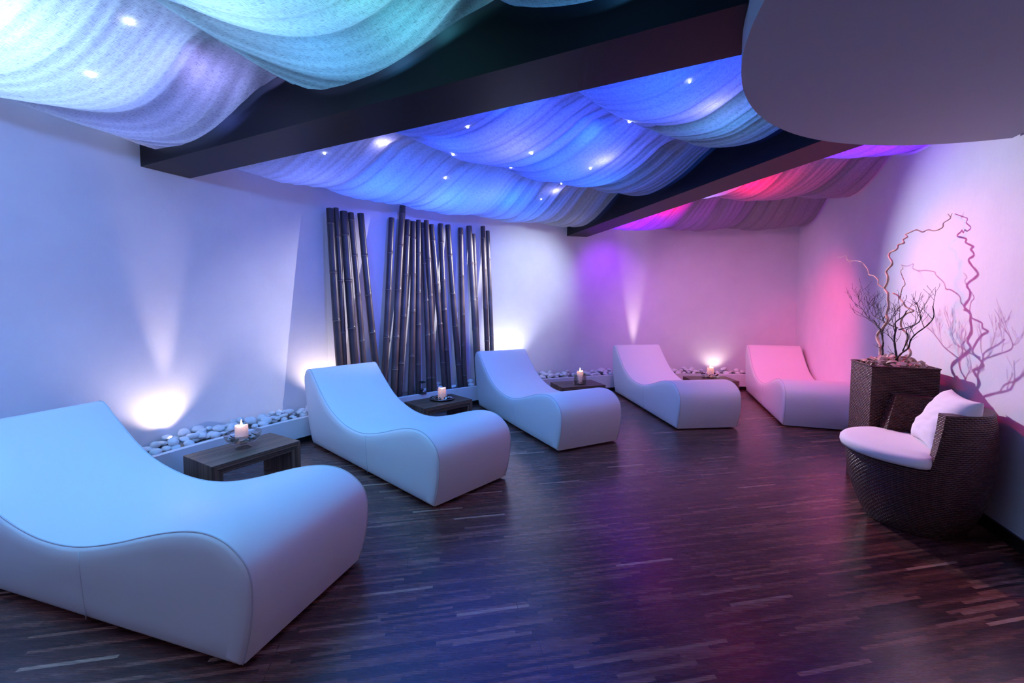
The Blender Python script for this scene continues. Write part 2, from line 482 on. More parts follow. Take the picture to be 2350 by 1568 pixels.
def tube(pts, rad, n=8):
    """swept tube along pts, rad a number or list; returns verts, faces"""
    pts = [Vector(p) for p in pts]
    if isinstance(rad, (int, float)): rad = [rad] * len(pts)
    vs, fs = [], []
    up = Vector((0.3, 0.2, 0.93))
    prev = None
    for i, p in enumerate(pts):
        t = (pts[min(i + 1, len(pts) - 1)] - pts[max(i - 1, 0)])
        if t.length < 1e-9: t = Vector((0, 0, 1))
        t.normalize()
        if prev is None:
            s = t.cross(up)
            if s.length < 0.1: s = t.cross(Vector((1, 0, 0)))
        else:
            s = prev - t * prev.dot(t)
        s.normalize(); prev = s; q = t.cross(s)
        for k in range(n):
            a = 2 * math.pi * k / n
            vs.append(p + (s * math.cos(a) + q * math.sin(a)) * rad[i])
    for i in range(len(pts) - 1):
        for k in range(n):
            k2 = (k + 1) % n
            fs.append((i * n + k, i * n + k2, (i + 1) * n + k2, (i + 1) * n + k))
    fs.append(tuple(range(n))[::-1]); fs.append(tuple((len(pts) - 1) * n + k for k in range(n)))
    return vs, fs


def catmull(pts, sub=6):
    out = []
    P = [Vector(p) for p in pts]
    for i in range(len(P) - 1):
        p0, p1, p2, p3 = P[max(i - 1, 0)], P[i], P[i + 1], P[min(i + 2, len(P) - 1)]
        for s in range(sub):
            t = s / sub
            out.append(0.5 * ((2 * p1) + (p2 - p0) * t + (2 * p0 - 5 * p1 + 4 * p2 - p3) * t * t + (3 * p1 - p0 - 3 * p2 + p3) * t ** 3))
    out.append(P[-1]); return out


def merge(parts):
    vs, fs = [], []
    for v, f in parts:
        o = len(vs); vs += list(v); fs += [tuple(i + o for i in q) for q in f]
    return vs, fs


def copy_tree(o, parent=None):
    c = o.copy(); COL.objects.link(c)
    if parent is not None: c.parent = parent
    for ch in list(o.children): copy_tree(ch, c)
    return c


def interp(tab, x):
    if x <= tab[0][0]: return tab[0][1]
    for (a, b), (c, d) in zip(tab, tab[1:]):
        if x <= c:
            t = (x - a) / (c - a); return b + (d - b) * t
    return tab[-1][1]


# ------------------------------------------------------------------ room shell
A_CORNER = wall_ang(RW)                       # right corner
A_END = 68.67 + 180 - math.degrees(math.asin(0.4806 / RW))  # far end of the round wall


def wall_r(a):
    return RW + 0.045 * math.exp(-abs(a - K_ANG) / 5.0)


def arc_wall(name, a0, a1, rin, thick, z0, z1, m, step=1.5):
    n = max(2, int(abs(a1 - a0) / step)); vs, fs = [], []
    for i in range(n + 1):
        a = a0 + (a1 - a0) * i / n
        ri = rin(a) if callable(rin) else rin
        for r_ in (ri, ri + thick):
            for z in (z0, z1): vs.append(pol(r_, a, z))
    for i in range(n):
        b, c = 4 * i, 4 * (i + 1)
        fs += [(b, b + 1, c + 1, c), (b + 2, c + 2, c + 3, b + 3), (b, c, c + 2, b + 2), (b + 1, b + 3, c + 3, c + 1)]
    fs += [(0, 2, 3, 1), (4 * n, 4 * n + 1, 4 * n + 3, 4 * n + 2)]
    o = mesh(name, vs, fs, m); sharp(o, 20); return o


o = arc_wall('wall_back', A_CORNER - 0.3, K_ANG, wall_r, 0.12, 0, ZC, M['plaster'], 1.0)
structure(o, 'curved off-white plaster wall behind the bamboo poles and far loungers', 'wall')
o = arc_wall('wall_left', K_ANG, A_END + 0.5, wall_r, 0.12, 0, ZC, M['plaster'], 1.0)
structure(o, 'blue-lit curved plaster wall on the left of the room', 'wall')


def along_wall(s, off=0.0, z=0.0):
    p = W0 + WD * s + WN * off; return Vector((p.x, p.y, z))


S1 = (pol(RW, A_CORNER) - W0).dot(WD); S0 = (pol(RW, A_END) - W0).dot(WD)
vs = [along_wall(s, off, z) for s in (S0 - 0.1, S1 + 0.12) for off in (0, -0.12) for z in (0, ZC)]
fs = [(0, 1, 5, 4), (2, 6, 7, 3), (0, 4, 6, 2), (1, 3, 7, 5), (0, 2, 3, 1), (4, 5, 7, 6)]
o = mesh('wall_right', vs, fs, M['plaster'])
structure(o, 'pink-lit straight plaster wall behind the planter and rattan chair', 'wall')
vs = [along_wall(s, off, z) for s in (S0, S1 - 0.33) for off in (0.012, 0) for z in (0.0, 0.072)]
o = mesh('baseboard_right', vs, fs, M['base']); structure(o, 'black skirting board along the right wall', 'baseboard')

arc = [pol(RW + 0.1, A_CORNER - 1 + (A_END - A_CORNER + 2) * i / 120) for i in range(121)]
vs = [Vector((p.x, p.y, z)) for z in (0, -0.08) for p in arc]; n = len(arc)
fs = [tuple(range(n))] + [tuple(range(2 * n - 1, n - 1, -1))] + [(i, n + i, n + (i + 1) % n, (i + 1) % n) for i in range(n)]
o = mesh('floor', vs, fs, M['floor']); structure(o, 'dark brown narrow-strip parquet floor reflecting coloured light', 'floor')
vs = [Vector((p.x, p.y, z)) for z in (ZC, ZC + 0.08) for p in arc]
o = mesh('ceiling', vs, fs, M['ceiling']); structure(o, 'flat ceiling above the hanging cloths', 'ceiling')

# curb in front of the pebble bed, with its dark skirting
a_curb = wall_ang(RP + 0.03)
o = arc_wall('trim_1', a_curb, A_END - 1.0, RP, 0.05, 0.0, 0.22, M['plaster'], 1.0)
structure(o, 'low curved plaster curb holding the white pebbles along the wall', 'curb')
o = arc_wall('baseboard_left', a_curb + 0.2, A_END - 1.2, RP - 0.008, 0.0075, 0.0, 0.045, M['base'], 1.0)
structure(o, 'black skirting along the foot of the curved curb', 'baseboard')
o = arc_wall('trim_2', a_curb - 0.2, A_END - 1.0, RP + 0.05, 0.27, 0.0, 0.20, M['grit'], 1.0)
structure(o, 'grey grit floor of the pebble trough', 'trough')


# ------------------------------------------------------------------ drum, beams
def drum_hit(a):                              # distance from room centre to the drum's rim along bearing a
    d = Vector((math.cos(R(a)), math.sin(R(a)))); f = Vector((CX - DX, CY - DY))
    b = f.dot(d); c = f.dot(f) - DR * DR
    return -b + math.sqrt(b * b - c)


pts = []
for i in range(181):
    a = 68.67 + 200.0 * (i / 180) - 10
    p = Vector((DX + DR * math.cos(R(a)), DY + DR * math.sin(R(a)), 0))
    if (p - W0).dot(WN) > 0.001: pts.append(p)
n = len(pts); zd = 2.13
vs = [Vector((p.x, p.y, z)) for z in (zd, ZC - 0.002) for p in pts]
fs = [tuple(range(n))[::-1], tuple(range(n, 2 * n))] + [(i, (i + 1) % n, n + (i + 1) % n, n + i) for i in range(n)]
o = mesh('trim_3', vs, fs, M['drum']); sharp(o, 40)
structure(o, 'pale grey round ceiling drum built against the right wall', 'ceiling drum')


def beam(name, ang, label):
    d = Vector((math.cos(R(ang)), math.sin(R(ang)), 0)); s = Vector((-d.y, d.x, 0)); c0 = Vector((CX, CY, 0))
    ra = min(drum_hit(ang + k) for k in (-4.5, -2, 0, 2, 4.5)) + 0.0
    vs = [c0 + d * r_ + s * (k * HB) + Vector((0, 0, z)) for r_ in (ra, RW + 0.03) for k in (-1, 1) for z in (ZB, ZC - 0.002)]
    # let the inner end follow the drum
    for i in (0, 1, 2, 3):
        k = -1 if i < 2 else 1
        rr = drum_hit(ang + math.degrees(math.atan2(k * HB, ra)))
        q = c0 + d * (math.sqrt(max(rr * rr - HB * HB, 0)) + 0.004) + s * (k * HB); vs[i] = Vector((q.x, q.y, vs[i].z))
    fs = [(0, 2, 6, 4), (1, 5, 7, 3), (0, 4, 5, 1), (2, 3, 7, 6), (0, 1, 3, 2), (4, 6, 7, 5)]
    o = mesh(name, vs, fs, M['beam']); return structure(o, label, 'beam')


beam('trim_4', B1, 'broad dark ceiling beam crossing the picture from the left wall')
beam('trim_5', B2, 'narrower-looking dark ceiling beam running to the far wall')
beam('trim_6', B0, 'dark ceiling beam on the near left, outside the picture')

# ------------------------------------------------------------------ hanging cloths
PROF = [
    [(5.71, 2.44), (5.62, 2.365), (5.5, 2.315), (5.38, 2.285), (5.1, 2.265), (4.85, 2.295), (4.67, 2.34), (4.45, 2.41), (4.28, 2.47), (4.18, 2.50)],
    [(4.18, 2.50), (4.06, 2.415), (3.9, 2.36), (3.7, 2.328), (3.45, 2.335), (3.2, 2.38), (3.0, 2.445), (2.84, 2.50)],
    [(2.84, 2.50), (2.75, 2.43), (2.6, 2.385), (2.42, 2.365), (2.25, 2.385), (2.1, 2.42), (1.9, 2.50)],
]


def smooth_tab(tab):
    c = catmull([(a, b, 0) for a, b in tab], 8); t = [(p.x, p.y) for p in c]
    return sorted(t)


PT = [smooth_tab(p) for p in PROF]


def fold(tau, s, seed):
    """height of the gathers at tau metres across and s in 0..1 along the cloth, and how bunched the cloth is there"""
    wob = noise.noise(Vector((tau * 1.3, s * 0.8, seed * 7.1))) * 0.55
    bow = (-0.42 if seed < 1.4 else -0.10) * (1 - (1 - s / 0.7) ** 2)
    q = tau + bow + 0.20 * (s - 0.5) + 0.24 * wob
    env = 0.42 + 0.58 * (abs(2 * s - 1)) ** 1.2
    a1 = max(0.0, 0.55 + 0.9 * noise.noise(Vector((tau * 0.9, 3.3 + s, seed * 3.7))))
    a2 = max(0.0, 0.55 + 1.2 * noise.noise(Vector((tau * 1.7, 1.3 + s, seed * 5.1))))
    a0 = max(0.0, 0.6 + 0.9 * noise.noise(Vector((tau * 0.7, 8.3, seed * 2.1))))
    k0 = 1 - abs(math.sin(math.pi * (q * 1.25 + seed * 0.7))) ** 0.60
    k1 = 1 - abs(math.sin(math.pi * (q * 2.9 + seed))) ** 0.55
    k2 = 1 - abs(math.sin(math.pi * (q * 6.3 + seed * 1.7 + 0.4 * wob))) ** 0.65
    k3 = 0.5 + 0.5 * math.sin(2 * math.pi * (q * 17.0 + seed + wob))
    h = 0.075 * a0 * k0 * (0.55 + 0.45 * env) + (0.050 * a1 * k1 + 0.024 * a2 * k2 + 0.006 * k3) * env
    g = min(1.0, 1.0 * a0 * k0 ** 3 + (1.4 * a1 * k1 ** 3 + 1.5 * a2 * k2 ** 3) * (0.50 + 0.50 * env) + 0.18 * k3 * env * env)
    return h, g


def cloth_z(b, r, tau, seed):
    r0, r1 = PROF[b][0][0], PROF[b][-1][0]
    s = (r0 - r) / (r0 - r1)
    return interp(PT[b], r) + fold(tau, s, seed)[0] * min(1, 8 * s, 8 * (1 - s)) + 0.002


def cloth(band, aL, aR, seed, label, r_end=None):
    """aL / aR: functions r -> bearing of the two side edges"""
    r0, r1 = PROF[band][0][0], PROF[band][-1][0]
    if r_end: r1 = r_end
    ns, nt = 60, 300
    vs, fs, uvs, gat = [], [], [], []
    for i in range(ns + 1):
        r_ = r0 + (r1 - r0) * i / ns
        al, ar = aL(r_), aR(r_)
        for j in range(nt + 1):
            a = al + (ar - al) * j / nt
            tau = R(abs(a - al)) * (r0 + r1) / 2
            rr = r_
            if band == 2: rr = max(r_, drum_hit(a) + 0.006)
            if band == 0: rr = min(r_, wall_r(a) - 0.006)
            vs.append(pol(rr, a, cloth_z(band, r_, tau, seed)))
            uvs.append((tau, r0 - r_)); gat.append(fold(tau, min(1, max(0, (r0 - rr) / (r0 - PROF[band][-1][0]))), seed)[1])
    for i in range(ns):
        for j in range(nt):
            k = i * (nt + 1) + j
            fs.append((k, k + 1, k + nt + 2, k + nt + 1))
    me = bpy.data.meshes.new('ceiling_drape'); me.from_pydata([tuple(v) for v in vs], [], fs); me.update()
    L = me.uv_layers.new(name='UVMap')
    for lp in me.loops: L.data[lp.index].uv = uvs[lp.vertex_index]
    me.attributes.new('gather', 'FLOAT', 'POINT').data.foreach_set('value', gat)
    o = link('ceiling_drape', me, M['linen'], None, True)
    return tag(o, label, 'cloth', 'linen cloths hung across the ceiling')


def edge(bang, side, gap=0.03):
    return lambda r: bang + side * math.degrees(math.asin((HB + gap) / r))


SEEDS = {}
for bay, (aL, aR) in enumerate([(edge(B0, -1), edge(B1, 1)), (edge(B1, -1), edge(B2, 1)), (edge(B2, -1), lambda r: wall_ang(r) + 0.4)]):
    words = [
        ['pale linen ceiling swag lit icy blue, nearest the left wall', 'cyan and green lit linen ceiling swag left of the broad beam', 'dim grey-green linen swag at the top edge of the picture'],
        ['blue-lit linen ceiling swag above the bamboo poles', 'bright blue linen ceiling swag in the middle row between the beams', 'blue-grey linen swag between the beams next to the round drum'],
        ['beige linen swag with a red and violet glow in the far right corner', 'linen swag with hot pink glow between beam and right wall', 'deep violet-lit linen swag tucked under the round drum']]
    for b in range(3):
        sd = 1.37 * bay + 0.61 * b + 0.2; SEEDS[bay, b] = (sd, aL)
        cloth(b, aL, aR, sd, words[bay][b], 1.66 if b == 2 else None)

# small LED points that poke through the cloth
star_me = bpy.data.meshes.new('star_light')
bm = bmesh.new(); bmesh.ops.create_icosphere(bm, subdivisions=2, radius=1.0); bm.to_mesh(star_me); bm.free()
for p in star_me.polygons: p.use_smooth = True
star_me.materials.append(M['led'])
STARS = [(1, 4.625, 148.58, .008, 'blue'), (1, 4.046, 147.59, .011, 'blue'), (1, 3.470, 145.33, .009, 'blue'), (1, 3.406, 135.58, .010, 'blue'),
         (1, 3.997, 139.35, .010, 'blue'), (1, 3.928, 131.18, .010, 'blue'), (1, 4.539, 134.69, .010, 'blue'), (1, 3.918, 122.59, .007, 'blue'),
         (1, 4.515, 120.0, .006, 'blue'), (1, 3.351, 125.39, .008, 'blue'), (1, 2.786, 130.12, .011, 'blue'), (1, 2.95, 142.9, .007, 'blue'),
         (1, 2.235, 138.1, .005, 'blue'), (0, 4.729, 164.04, .012, 'left'), (0, 4.35, 165.0, .012, 'left')]
STAR_BEAMS = {(0, 4.729): (27, (0.05, 0.46, 1.0), (-1.9, 1.95, 0)), (0, 4.35): (25, (0.05, 0.46, 1.0), (-1.3, 1.75, 0)),
              (1, 4.625): (14, (0.05, 0.44, 1.0), (-1.4, 3.35, 0)), (1, 4.046): (16, (0.06, 0.46, 1.0), (-0.8, 3.0, 0)),
              (1, 4.539): (14, (0.08, 0.42, 1.0), (-0.1, 4.6, 0)), (1, 4.515): (12, (0.10, 0.36, 1.0), (0.3, 4.4, 0)),
              (1, 3.918): (9, (0.12, 0.26, 1.0), (1.5, 4.7, 0))}
for bay, r_, a_, rad, wd in STARS:
    b = 0 if r_ > 4.18 else (1 if r_ > 2.84 else 2)
    sd, aL = SEEDS[bay, b]
    tau = R(abs(a_ - aL(r_))) * (PROF[b][0][0] + PROF[b][-1][0]) / 2
    o = bpy.data.objects.new('star_light', star_me); COL.objects.link(o)
    o.location = pol(r_, a_, cloth_z(b, r_, tau, sd) - 0.004); o.scale = (rad, rad, rad)
    if (bay, r_) in STAR_BEAMS:
        p_, c_, aim_ = STAR_BEAMS[bay, r_]
        lamp('SPOT', 'star_beam', o.location - Vector((0, 0, rad + 0.006)), p_, c_, 0.006, aim_, 100, 1.0)
    row = ['row nearest the wall', 'middle row', 'row nearest the drum'][b]
    tag(o, 'tiny white LED point in the %s ceiling cloth, %s' % ('blue-lit' if bay else 'pale left', row), 'light', 'LED points in the %s cloths, %s' % (wd, row))

# ------------------------------------------------------------------ loungers
LP = [(0, 0), (-.045, .08), (-.092, .22), (-.127, .40), (-.150, .52), (-.149, .585), (-.118, .635), (-.075, .657), (-.031, .660), (.005, .640),
      (.047, .600), (.148, .513), (.230, .447), (.332, .380), (.455, .327), (.612, .287), (.755, .273), (.89, .279), (1.01, .300),
      (1.16, .340), (1.29, .382), (1.41, .418), (1.515, .441), (1.60, .448), (1.675, .438), (1.735, .412), (1.782, .373), (1.805, .33),
      (1.813, .27), (1.807, .19), (1.789, .10), (1.757, 0)]
LW = 0.66


def lounger_mesh():
    c = catmull([(a, b, 0) for a, b in LP], 5)
    P = [(p.x, max(p.y, 0) + 0.012) for p in c]
    n = len(P)

    def inset(d):
        out = []
        for i in range(n):
            p0, p1, p2 = P[i - 1], P[i], P[(i + 1) % n]
            t1 = Vector((p1[0] - p0[0], p1[1] - p0[1])).normalized(); t2 = Vector((p2[0] - p1[0], p2[1] - p1[1])).normalized()
            n1 = Vector((t1.y, -t1.x)); n2 = Vector((t2.y, -t2.x)); m_ = (n1 + n2)
            m_ = m_ / max(m_.length_squared / 2, 0.5)
            out.append((p1[0] + m_.x * d, p1[1] + m_.y * d))
        return out
    root = empty('lounger', (0, 0, 0))
    rings = [(0.014, 0.0035), (0.024, 0.0), (0.2, 0), (0.46, 0), (LW - 0.024, 0.0), (LW - 0.014, 0.0035)]
    vs, fs = [], []
    for w_, d in rings:
        vs += [(u, w_, z) for u, z in inset(d)]
    for j in range(len(rings) - 1):
        for i in range(n - 1):
            fs.append((j * n + i, j * n + i + 1, (j + 1) * n + i + 1, (j + 1) * n + i))
        fs.append((j * n + n - 1, j * n, (j + 1) * n, (j + 1) * n + n - 1))
    sharp(mesh('cover', vs, fs, M['leather'], root), 60)
    for side in (0, 1):
        rr = [(0.014, 0.0035), (0.006, 0.008), (0.001, 0.018), (-0.004, 0.045), (-0.006, 0.10)]
        vs, fs = [], []
        for w_, d in rr:
            w2 = w_ if side == 0 else LW - w_
            vs += [(u, w2, z) for u, z in inset(min(d, 0.06))]
        for j in range(len(rr) - 1):
            for i in range(n):
                i2 = (i + 1) % n
                fs.append((j * n + i, j * n + i2, (j + 1) * n + i2, (j + 1) * n + i))
        fs.append(tuple((len(rr) - 1) * n + i for i in range(n)))
        sharp(mesh('side_panel', vs, fs, M['leather'], root), 50)
        w2 = 0.014 if side == 0 else LW - 0.014
        q = inset(0.0025)
        v, f = tube([(u, w2, z) for u, z in q], 0.0032, 6)
        mesh('piping', v, f, M['seam'], root, True)
        y = -0.0062 if side == 0 else LW + 0.0062
        v, f = tube([(0.955, y + (0.006 if side == 0 else -0.006), 0.285), (0.965, y, 0.24), (0.975, y, 0.12), (0.985, y, 0.05), (0.985, y, 0.02)], 0.0022, 5)
        mesh('side_seam', v, f, M['seam'], root, True)
    v, f = box(0.05, 1.70, 0.05, LW - 0.05, 0.0, 0.03)
    mesh('base', v, f, M['gap'], root)
    return root


POSES = [(-2.615, 1.867, -0.290), (-1.783, 3.685, -0.741), (-0.403, 5.058, -1.112), (1.451, 5.864, -1.470), (3.33, 5.918, -1.896)]
LBL = ['large white S-shaped lounger in the left foreground, cut by the frame', 'blue-lit white lounger in front of the bamboo poles, second from left',
       'white lounger right of the bamboo poles, middle of the five', 'lilac-lit white lounger, fourth from left, in front of the bright wall beam',
       'pink-lit white lounger in the far corner behind the wicker planter']
proto = lounger_mesh()
for i, (x, y, t) in enumerate(POSES):
    o = proto if i == 0 else copy_tree(proto)
    o.location = (x, y, 0); o.rotation_euler = (0, 0, t)
    tag(o, LBL[i], 'lounger', 'white loungers fanned along the round wall')

# ------------------------------------------------------------------ side tables
TW, TL, TZ, TT = 0.385, 0.58, 0.25, 0.062


def table_mesh():
    root = empty('side_table', (0, 0, 0))

    def prism(poly, name, m_='table'):            # poly in (x, z), extruded in y, with shallow grooves from the board layers
        vs = [(x, y, z) for y in (-TW / 2, TW / 2) for x, z in poly]; k = len(poly)
        fs = [tuple(range(k)), tuple(range(2 * k - 1, k - 1, -1))] + [(i, k + i, k + (i + 1) % k, (i + 1) % k) for i in range(k)]
        o_ = mesh(name, vs, fs, M[m_], root); bevel(o_, 0.0015, 1); return o_
    h = TL / 2
    prism([(-h, TZ), (h, TZ), (h - TT, TZ - TT), (-h + TT, TZ - TT)], 'tabletop')
    for s in (-1, 1):
        o_ = prism([(s * h, TZ), (s * (h - TT), TZ - TT), (s * (h - TT), 0), (s * h, 0)], 'leg', 'table_leg')
    for s in (-1, 1):                 # dark lines of the board layers on the long edges
        parts = []
        for k in (1, 2, 3):
            d = TT * k / 4
            parts.append(box(-h + d, h - d, s * TW / 2 - 0.0008, s * TW / 2 + 0.0008, TZ - d - 0.0012, TZ - d + 0.0012))
        v, f = merge(parts)
        mesh('edge_layer', v, f, M['wick'], root)
    return root


TABLES = [(-1.87, 2.885, 59.5, 'dark wooden side table holding the footed glass bowl'), (-0.76, 4.315, 43.7, 'dark wooden side table holding the round pebble plate'),
          (0.825, 5.245, 17.0, 'reddish wooden side table holding the glass cylinder candle'), (2.66, 5.59, -1.5, 'dark wooden side table holding the candle wreath, nearest the corner')]
tp = table_mesh()
for i, (x, y, a, l) in enumerate(TABLES):
    o = tp if i == 0 else copy_tree(tp)
    o.location = (x, y, 0); o.rotation_euler = (0, 0, R(a)); tag(o, l, 'table', 'low side tables between the loungers')


# ------------------------------------------------------------------ candles and dishes
def candle(x, y, z, r, h, label, flame=True, power=0.6):
    root = empty('candle', (x, y, z))
    n = 32
    dw = 0.036 if flame else 0.052                      # depth of the burnt-out pool
    prof = [(r * 0.97, 0), (r, 0.004), (r, h * 0.4), (r, h * 0.7), (r, h - 0.008), (r * 0.95, h), (r * 0.88, h - 0.003), (r * 0.84, h - dw * 0.6), (r * 0.6, h - dw), (0.002, h - dw)]
    v, f = lathe(prof, n)
    v = [Vector(p) + Vector((0, 0, 0.005 * math.sin(2 * math.atan2(p[1], p[0]) + 1) if p[2] > h * 0.93 and math.hypot(p[0], p[1]) > r * 0.7 else 0)) for p in v]
    mesh('wax', v, f, M['wax'], root, True)
    hf = h - dw
    v, f = tube([(0, 0, hf - 0.002), (0.001, 0, hf + 0.008), (0.002, 0, hf + 0.016)], 0.0014, 6)
    mesh('wick', v, f, M['wick'], root)
    k = 1.25 if flame else 0.7
    v, f = lathe([(0.0015, hf + 0.010), (0.0075, hf + 0.018), (0.009, hf + 0.010 + 0.016 * k), (0.007, hf + 0.010 + 0.028 * k), (0.0035, hf + 0.010 + 0.040 * k), (0.0006, hf + 0.010 + 0.052 * k)], 12)
    mesh('flame', v, f, M['flame'], root, True)
    lamp('POINT', 'candle_light', (x, y, z + hf + 0.022), power, (1.0, 0.58, 0.30), 0.010)
    return tag(root, label, 'candle', 'candles on the side tables')


def leafbit(scale, seed):
    rg = random.Random(seed); v, f = [], []
    for i in range(5):
        for j in range(4):
            x = (i / 4 - 0.5) * 2; y = (j / 3 - 0.5) * 2
            wd = (1 - x * x) * 0.55 + 0.08
            v.append(Vector((x, y * wd, 0.35 * x * x + 0.3 * y * y * wd + rg.uniform(-.12, .12))) * scale)
    for i in range(4):
        for j in range(3):
            k = i * 4 + j; f.append((k, k + 1, k + 5, k + 4))
    # give it thickness
    n_ = len(v); v2 = [p - Vector((0, 0, 0.12 * scale)) for p in v]
    f2 = [tuple(reversed([q + n_ for q in t])) for t in f]
    rim = [0, 1, 2, 3, 7, 11, 15, 19, 18, 17, 16, 12, 8, 4]
    f3 = [(rim[i], n_ + rim[i], n_ + rim[(i + 1) % len(rim)], rim[(i + 1) % len(rim)]) for i in range(len(rim))]
    return v + v2, f + f2 + f3


bits = []
for s_ in range(3):
    v, f = leafbit(1.0, s_); me = bpy.data.meshes.new('dried_petal'); me.from_pydata([tuple(p) for p in v], [], f); me.update()
    me.materials.append(M['petal']); bits.append(me)
shells = []
for s_ in range(2):
    v, f = leafbit(1.0, 10 + s_); me = bpy.data.meshes.new('shell'); me.from_pydata([tuple(p) for p in v], [], f); me.update()
    me.materials.append(M['shell']); shells.append(me)


def scatter_bits(cx, cy, z, rmin, rmax, npetal, nshell, size, where, rise=0.0, zr=0.006):
    for kind, cnt, lib in (('dried_petal', npetal, bits), ('shell', nshell, shells)):
        for k in range(cnt):
            a = 2 * math.pi * (k + (0.5 if kind == 'shell' else 0) + rng.uniform(-.2, .2)) / cnt; r_ = rng.uniform(rmin, rmax)
            o_ = bpy.data.objects.new(kind, rng.choice(lib)); COL.objects.link(o_)
            o_.location = (cx + r_ * math.cos(a), cy + r_ * math.sin(a), z + rise * (r_ / rmax) ** 2 + rng.uniform(0, zr))
            o_.rotation_euler = (rng.uniform(-.5, .5), rng.uniform(-.5, .5), rng.uniform(0, 6.3))
            sc = size * rng.uniform(0.75, 1.2); o_.scale = (sc, sc, sc)
            if kind == 'shell': tag(o_, 'pale shell piece among the petals ' + where, 'shell', 'shells ' + where)
            else: tag(o_, 'curled brown dried petal ' + where, 'petal', 'dried petals ' + where)


# footed glass bowl, first table
gx, gy = -1.885, 2.895
root = empty('glass_bowl', (gx, gy, TZ))
prof = [(0.004, 0.0), (0.048, 0.0), (0.050, 0.004), (0.042, 0.010), (0.026, 0.017), (0.019, 0.024), (0.021, 0.030), (0.042, 0.035),
        (0.074, 0.043), (0.099, 0.060), (0.111, 0.082), (0.116, 0.106), (0.1138, 0.107), (0.1090, 0.083), (0.0965, 0.063), (0.072, 0.047), (0.04, 0.039), (0.004, 0.038)]
v, f = lathe(prof, 56); mesh('bowl', v, f, M['glass'], root, True)
tag(root, 'footed clear glass bowl with a candle on the nearest side table', 'bowl')
candle(gx - 0.005, gy - 0.005, TZ + 0.042, 0.040, 0.118, 'thick white candle burning inside the footed glass bowl', True, 0.9)
scatter_bits(gx, gy, TZ + 0.050, 0.056, 0.088, 12, 6, 0.022, 'in the footed glass bowl', 0.016, 0.010)
# plate, second table
gx, gy = -0.735, 4.368
root = empty('plate', (gx, gy, TZ))
prof = [(0.004, 0.0), (0.085, 0.0), (0.118, 0.008), (0.131, 0.017), (0.130, 0.0205), (0.115, 0.013), (0.08, 0.006), (0.004, 0.006)]
v, f = lathe(prof, 48); mesh('dish', v, f, M['silver'], root, True)
tag(root, 'round silvery plate of pebbles with a candle, second table', 'plate')
candle(gx, gy, TZ + 0.0065, 0.041, 0.118, 'glowing white candle standing on the pebble plate', False, 0.5)
scatter_bits(gx, gy, TZ + 0.016, 0.062, 0.108, 7, 9, 0.024, 'on the silvery plate', 0.006)
# glass cylinder, third table
gx, gy = 0.854, 5.232
root = empty('glass_cylinder', (gx, gy, TZ))
prof = [(0.004, 0.0), (0.076, 0.0), (0.080, 0.004), (0.080, 0.118), (0.0775, 0.119), (0.0765, 0.118), (0.0765, 0.010), (0.072, 0.007), (0.004, 0.007)]
v, f = lathe(prof, 48); mesh('cylinder_wall', v, f, M['glass'], root, True)
tag(root, 'clear glass cylinder around a burning candle on the third table', 'candle glass')
candle(gx, gy, TZ + 0.0075, 0.039, 0.155, 'white candle burning inside the glass cylinder', True, 0.9)
scatter_bits(gx, gy, TZ + 0.018, 0.048, 0.062, 9, 3, 0.016, 'in the glass cylinder', 0.0, 0.03)
# wreath dish, fourth table
gx, gy = 2.706, 5.70
root = empty('wreath_dish', (gx, gy, TZ))
prof = [(0.004, 0.0), (0.085, 0.0), (0.115, 0.011), (0.119, 0.020), (0.116, 0.022), (0.085, 0.009), (0.004, 0.008)]
v, f = lathe(prof, 48); mesh('dish', v, f, M['glass'], root, True)
tag(root, 'shallow dish ringed with petals around a bright candle, last table', 'dish')
candle(gx, gy - 0.01, TZ + 0.0085, 0.041, 0.128, 'bright white candle in the petal-ringed dish', True, 1.1)
scatter_bits(gx, gy, TZ + 0.022, 0.070, 0.108, 16, 10, 0.028, 'in the last dish', 0.010, 0.014)

# dark metal stand on the curb by the bamboo
hx, hy = -0.985, 4.735
hp = pol(RP + 0.028, math.degrees(math.atan2(hy - CY, hx - CX)), 0.22)
root = empty('oil_lamp_stand', hp)
v, f = lathe([(0.004, 0), (0.048, 0.001), (0.050, 0.005), (0.030, 0.013), (0.010, 0.020), (0.007, 0.034), (0.018, 0.042), (0.020, 0.050), (0.010, 0.056), (0.004, 0.058)], 28)
mesh('foot', v, f, M['bronze'], root, True)
v, f = tube([(0, 0, 0.05), (0, 0, 0.128)], 0.003, 8); mesh('stem', v, f, M['glass'], root, True)
v, f = lathe([(0.004, 0.118), (0.012, 0.121), (0.038, 0.128), (0.043, 0.134), (0.042, 0.138), (0.036, 0.133), (0.004, 0.126)], 28)
mesh('tray', v, f, M['bronze'], root, True)
tag(root, 'small dark bronze two-tier stand on the curb in front of the bamboo', 'stand')

